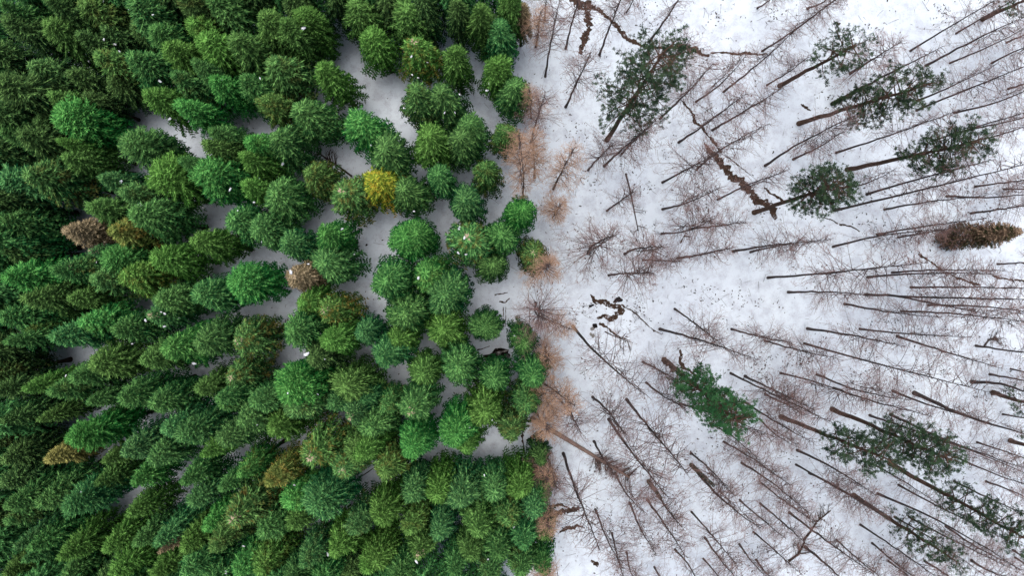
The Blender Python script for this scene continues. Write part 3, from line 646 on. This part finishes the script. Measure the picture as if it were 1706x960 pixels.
# ---------------------------------------------------------------- pines
def pine(bx, by, tx, ty, rp, lo, dens, seed, label):
    rg = random.Random(seed)
    B, T = lean_frame((bx, by), (tx, ty), 0, 10, 25)
    ax = T-B; L = ax.length; e = empty('pine_tree', (0, 0, 0)); place_axis(e, B, T, 1, 1, 0); e.scale = (1, 1, 1)
    tag(e, label, 'pine', 'green pines among the bare larches')
    mt = MB(); K = 10; pts = [Vector((rg.uniform(-.06, .06)*(0 < i < K), rg.uniform(-.06, .06)*(0 < i < K), L*i/K)) for i in range(K+1)]
    mt.tube(pts, [.19*(1-i/K)**.7*(1.2 if i == 0 else 1)+.03 for i in range(K+1)], 8, 0, 0, True)
    put('trunk', mt.mesh('pine_trunk', [M_PINEBARK], True), e)
    Rw = rp/F*(H-T.z*.8); mbk = MB(); mf = MB()
    nb = int(27*dens*(rp/44))
    for k in range(nb):
        f = lo+(1-lo)*((k+rg.random())/nb)**.8; u = (f-lo)/(1-lo)
        rad = Rw*.95*math.sqrt(max(.05, math.sin(math.pi*min(1, .12+.80*u))))*rg.uniform(.45, 1.12)
        az = k*2.399+rg.uniform(-.5, .5); out = Vector((math.cos(az), math.sin(az), 0)); side = Vector((-out.y, out.x, 0)); bend = rg.uniform(-.3, .3)
        def P(t): return Vector((0, 0, f*L*.985)) + out*(rad*t) + side*(bend*rad*t*t) + Vector((0, 0, rad*(.15*t+.25*t*t)))
        mbk.tube([P(j/4) for j in range(5)], [.045*(1-j/4)+.012 for j in range(5)], 4, 0)
        for q in range(int(5+9*rad/2.4)):
            t = rg.uniform(.28, 1.02); p = P(t); d = (out*rg.uniform(.1, 1)+side*rg.uniform(-1, 1)+Vector((0, 0, rg.uniform(-.1, .5)))).normalized()
            l = rg.uniform(.2, .95)*(1.2-t*.5); c = p+d*l; mbk.tube([p, c], [.012, .008], 3, 0)
            tone = rg.random()*.5
            for w in range(rg.randint(1, 3)):
                cc = c+Vector((rg.gauss(0, .11), rg.gauss(0, .11), rg.gauss(0, .06)))
                for n_ in range(14):
                    dd = Vector((rg.gauss(0, 1), rg.gauss(0, 1), rg.gauss(.3, .7))).normalized()
                    mf.blade(cc, dd, Vector((rg.uniform(-.6, .6), rg.uniform(-.6, .6), 1)).normalized(), rg.uniform(.12, .24), .035, 0, tone)
    put('branches', mbk.mesh('pine_branches', [M_PINEBARK]), e)
    g = rg.uniform(.85, 1.2)
    put('foliage', mf.mesh('pine_foliage', [M_PINE]), e, (.012*g, .029*g, .017*g, 1) if dens < 3 else (.012, .06, .022, 1))
PLAB = ['big loose-crowned pine near the top of the snow field', 'small pine with its foot in the end of the long brown ditch', 'pine with a thick mossy brown trunk foot at the right', 'sparse brown-branched pine near the top edge',
        'broad dark pine with a stout pale trunk at the upper right', 'long dark pine crossed by larch trunks at the right edge', 'narrow dark pine leaning out near the bottom right', 'left-hand pine of the touching pair at the lower right',
        'right-hand larger pine of the touching pair at the lower right', 'compact bright green pine on the snow right of the forest edge', 'pine tips at the right edge just below the middle', 'lower of the two small pine tips cut by the right edge', 'dark pine tip in the top right corner']
pl = [tuple(map(float, s.split())) for s in PINES.replace('\n', '|').split('|') if s.strip()]
for i, p in enumerate(pl): pine(*p, 900+i, PLAB[i])
# brown bushy conifer at the right
B, T = lean_frame((1578, 397), (1700, 386), 0, 8, 14)
e = empty('dying_spruce', (0, 0, 0)); place_axis(e, B, T, 13, 28/F*(H-5)*1.0/1.75, 1.); tag(e, 'brown bushy half-dead conifer with a green foot, among bare larches at the right', 'spruce')
cr = put('crown', spruce_crown(777, False, .5, .9, .7), e, (.065, .040, .026, .0)); cr.material_slots[0].link = 'OBJECT'; cr.material_slots[0].material = M_DEADN; put('trunk', SP_TRUNK[0], e)

# ---------------------------------------------------------------- fallen wood
def fallen(name, label, pts, r0, r1, mats, seed, limbs=0, end=None):
    rg = random.Random(seed); P = []
    for (x, y) in pts:
        g = ground(x, y); P.append(Vector((g.x, g.y, gz(g.x, g.y)+max(r0, .06)*.8)))
    e = empty(name, P[0]); o = P[0].copy(); mb = MB(); n = len(P)-1
    mb.tube([p-o for p in P], [r0+(r1-r0)*i/n for i in range(n+1)], 8, 0, 0, True)
    put('trunk', mb.mesh('fallen_trunk', [mats]), e); tag(e, label, 'fallen tree')
    if limbs:
        mb = MB()
        for k in range(limbs):
            t = rg.uniform(.35 if end is None else end, 1)*n; i = min(n-1, int(t)); p = P[i].lerp(P[i+1], t-i)-o; d = (P[i+1]-P[i]).normalized()
            sg = rg.choice((-1, 1)); s_ = Vector((-d.y, d.x, 0))*sg; l = rg.uniform(.4, 1.5)
            q = (d*rg.uniform(.2, 1)+s_+Vector((0, 0, rg.uniform(0, .5)))).normalized()
            m_ = p+q*l*.5; mb.tube([p, m_, p+q*l+Vector((0, 0, -.1))], [.045, .03, .012], 4, 0)
            for _ in range(3):
                c = p+q*l*rg.uniform(.4, 1); mb.tube([c, c+(q+Vector((rg.uniform(-1, 1), rg.uniform(-1, 1), 0))).normalized()*.4], [.02, .008], 3, 0)
        put('branches', mb.mesh('fallen_branches', [M_EARTH]), e)
fallen('fallen_tree', 'peeled fallen log with a broken branchy top, lying off the forest edge', [(884, 697), (915, 715), (945, 733), (985, 757), (1010, 772), (1048, 795)], .28, .10, M_LOG, 1, 70, .62)
fallen('fallen_tree', 'thin dark fallen trunk lying steeply on the open snow near the centre', [(1043, 288), (1050, 315), (1057, 350), (1064, 385)], .09, .04, M_BARK, 2, 6)
fallen('fallen_tree', 'dark fallen branch rising across the larches near the bottom', [(1340, 902), (1352, 888), (1362, 872), (1385, 852)], .12, .05, M_DARKBARK, 3, 12)
fallen('fallen_tree', 'rough dark fallen branch beside the thick red-brown larch trunk', [(1315, 938), (1332, 925), (1342, 905)], .12, .08, M_DARKBARK, 4, 14)
fallen('fallen_tree', 'thin black stick across a snow clearing in the lower forest', [(598, 797), (612, 788), (624, 779)], .05, .04, M_DARKBARK, 5)
fallen('fallen_tree', 'short crooked branch on snow at the right among long trunks', [(1642, 577), (1650, 566), (1662, 562)], .09, .05, M_BARK, 6, 8)
fallen('fallen_tree', 'bent dark twig on the snow beside the middle puddle', [(1008, 553), (1022, 560), (1040, 567), (1055, 572)], .06, .03, M_BARK, 7, 8)
fallen('fallen_tree', 'leaning dead brown conifer trunk over a snow gap in the forest', [(585, 293), (565, 278), (545, 265), (527, 252)], .10, .06, M_BARK, 8, 30, .4)

# twigs, bits of bark and clods scattered on the snow
rg = random.Random(12); mb = MB()
centres = [(rg.uniform(870, 1706), rg.uniform(0, 960)) for _ in range(120)]
for k in range(6500):
    if rg.random() < .55: c = rg.choice(centres); x, y = rg.gauss(c[0], 14), rg.gauss(c[1], 10)
    else: x, y = (rg.uniform(872, 1740), rg.uniform(-20, 980)) if rg.random() < .85 else (rg.uniform(150, 880), rg.uniform(0, 960))
    g = ground(x, y); z = gz(g.x, g.y)+.03; a = rg.uniform(0, 6.28); l = rg.choice((.08, .1, .14, .2, .35, .8))*rg.uniform(.6, 1.5); w = .014 if l > .25 else .045*rg.uniform(.5, 1.5)
    d = Vector((math.cos(a), math.sin(a), rg.uniform(-.05, .1)))
    p = Vector((g.x, g.y, z)); mb.tube([p, p+d*l*.5+Vector((rg.uniform(-.05, .05), rg.uniform(-.05, .05), 0)), p+d*l], [w, w*.9, w*.5], 3, 0)
o = put('twig_litter', mb.mesh('twig_litter', [M_DEBRIS])); tag(o, 'dark twigs and bark bits scattered over the snow', 'twigs', None, 'stuff')
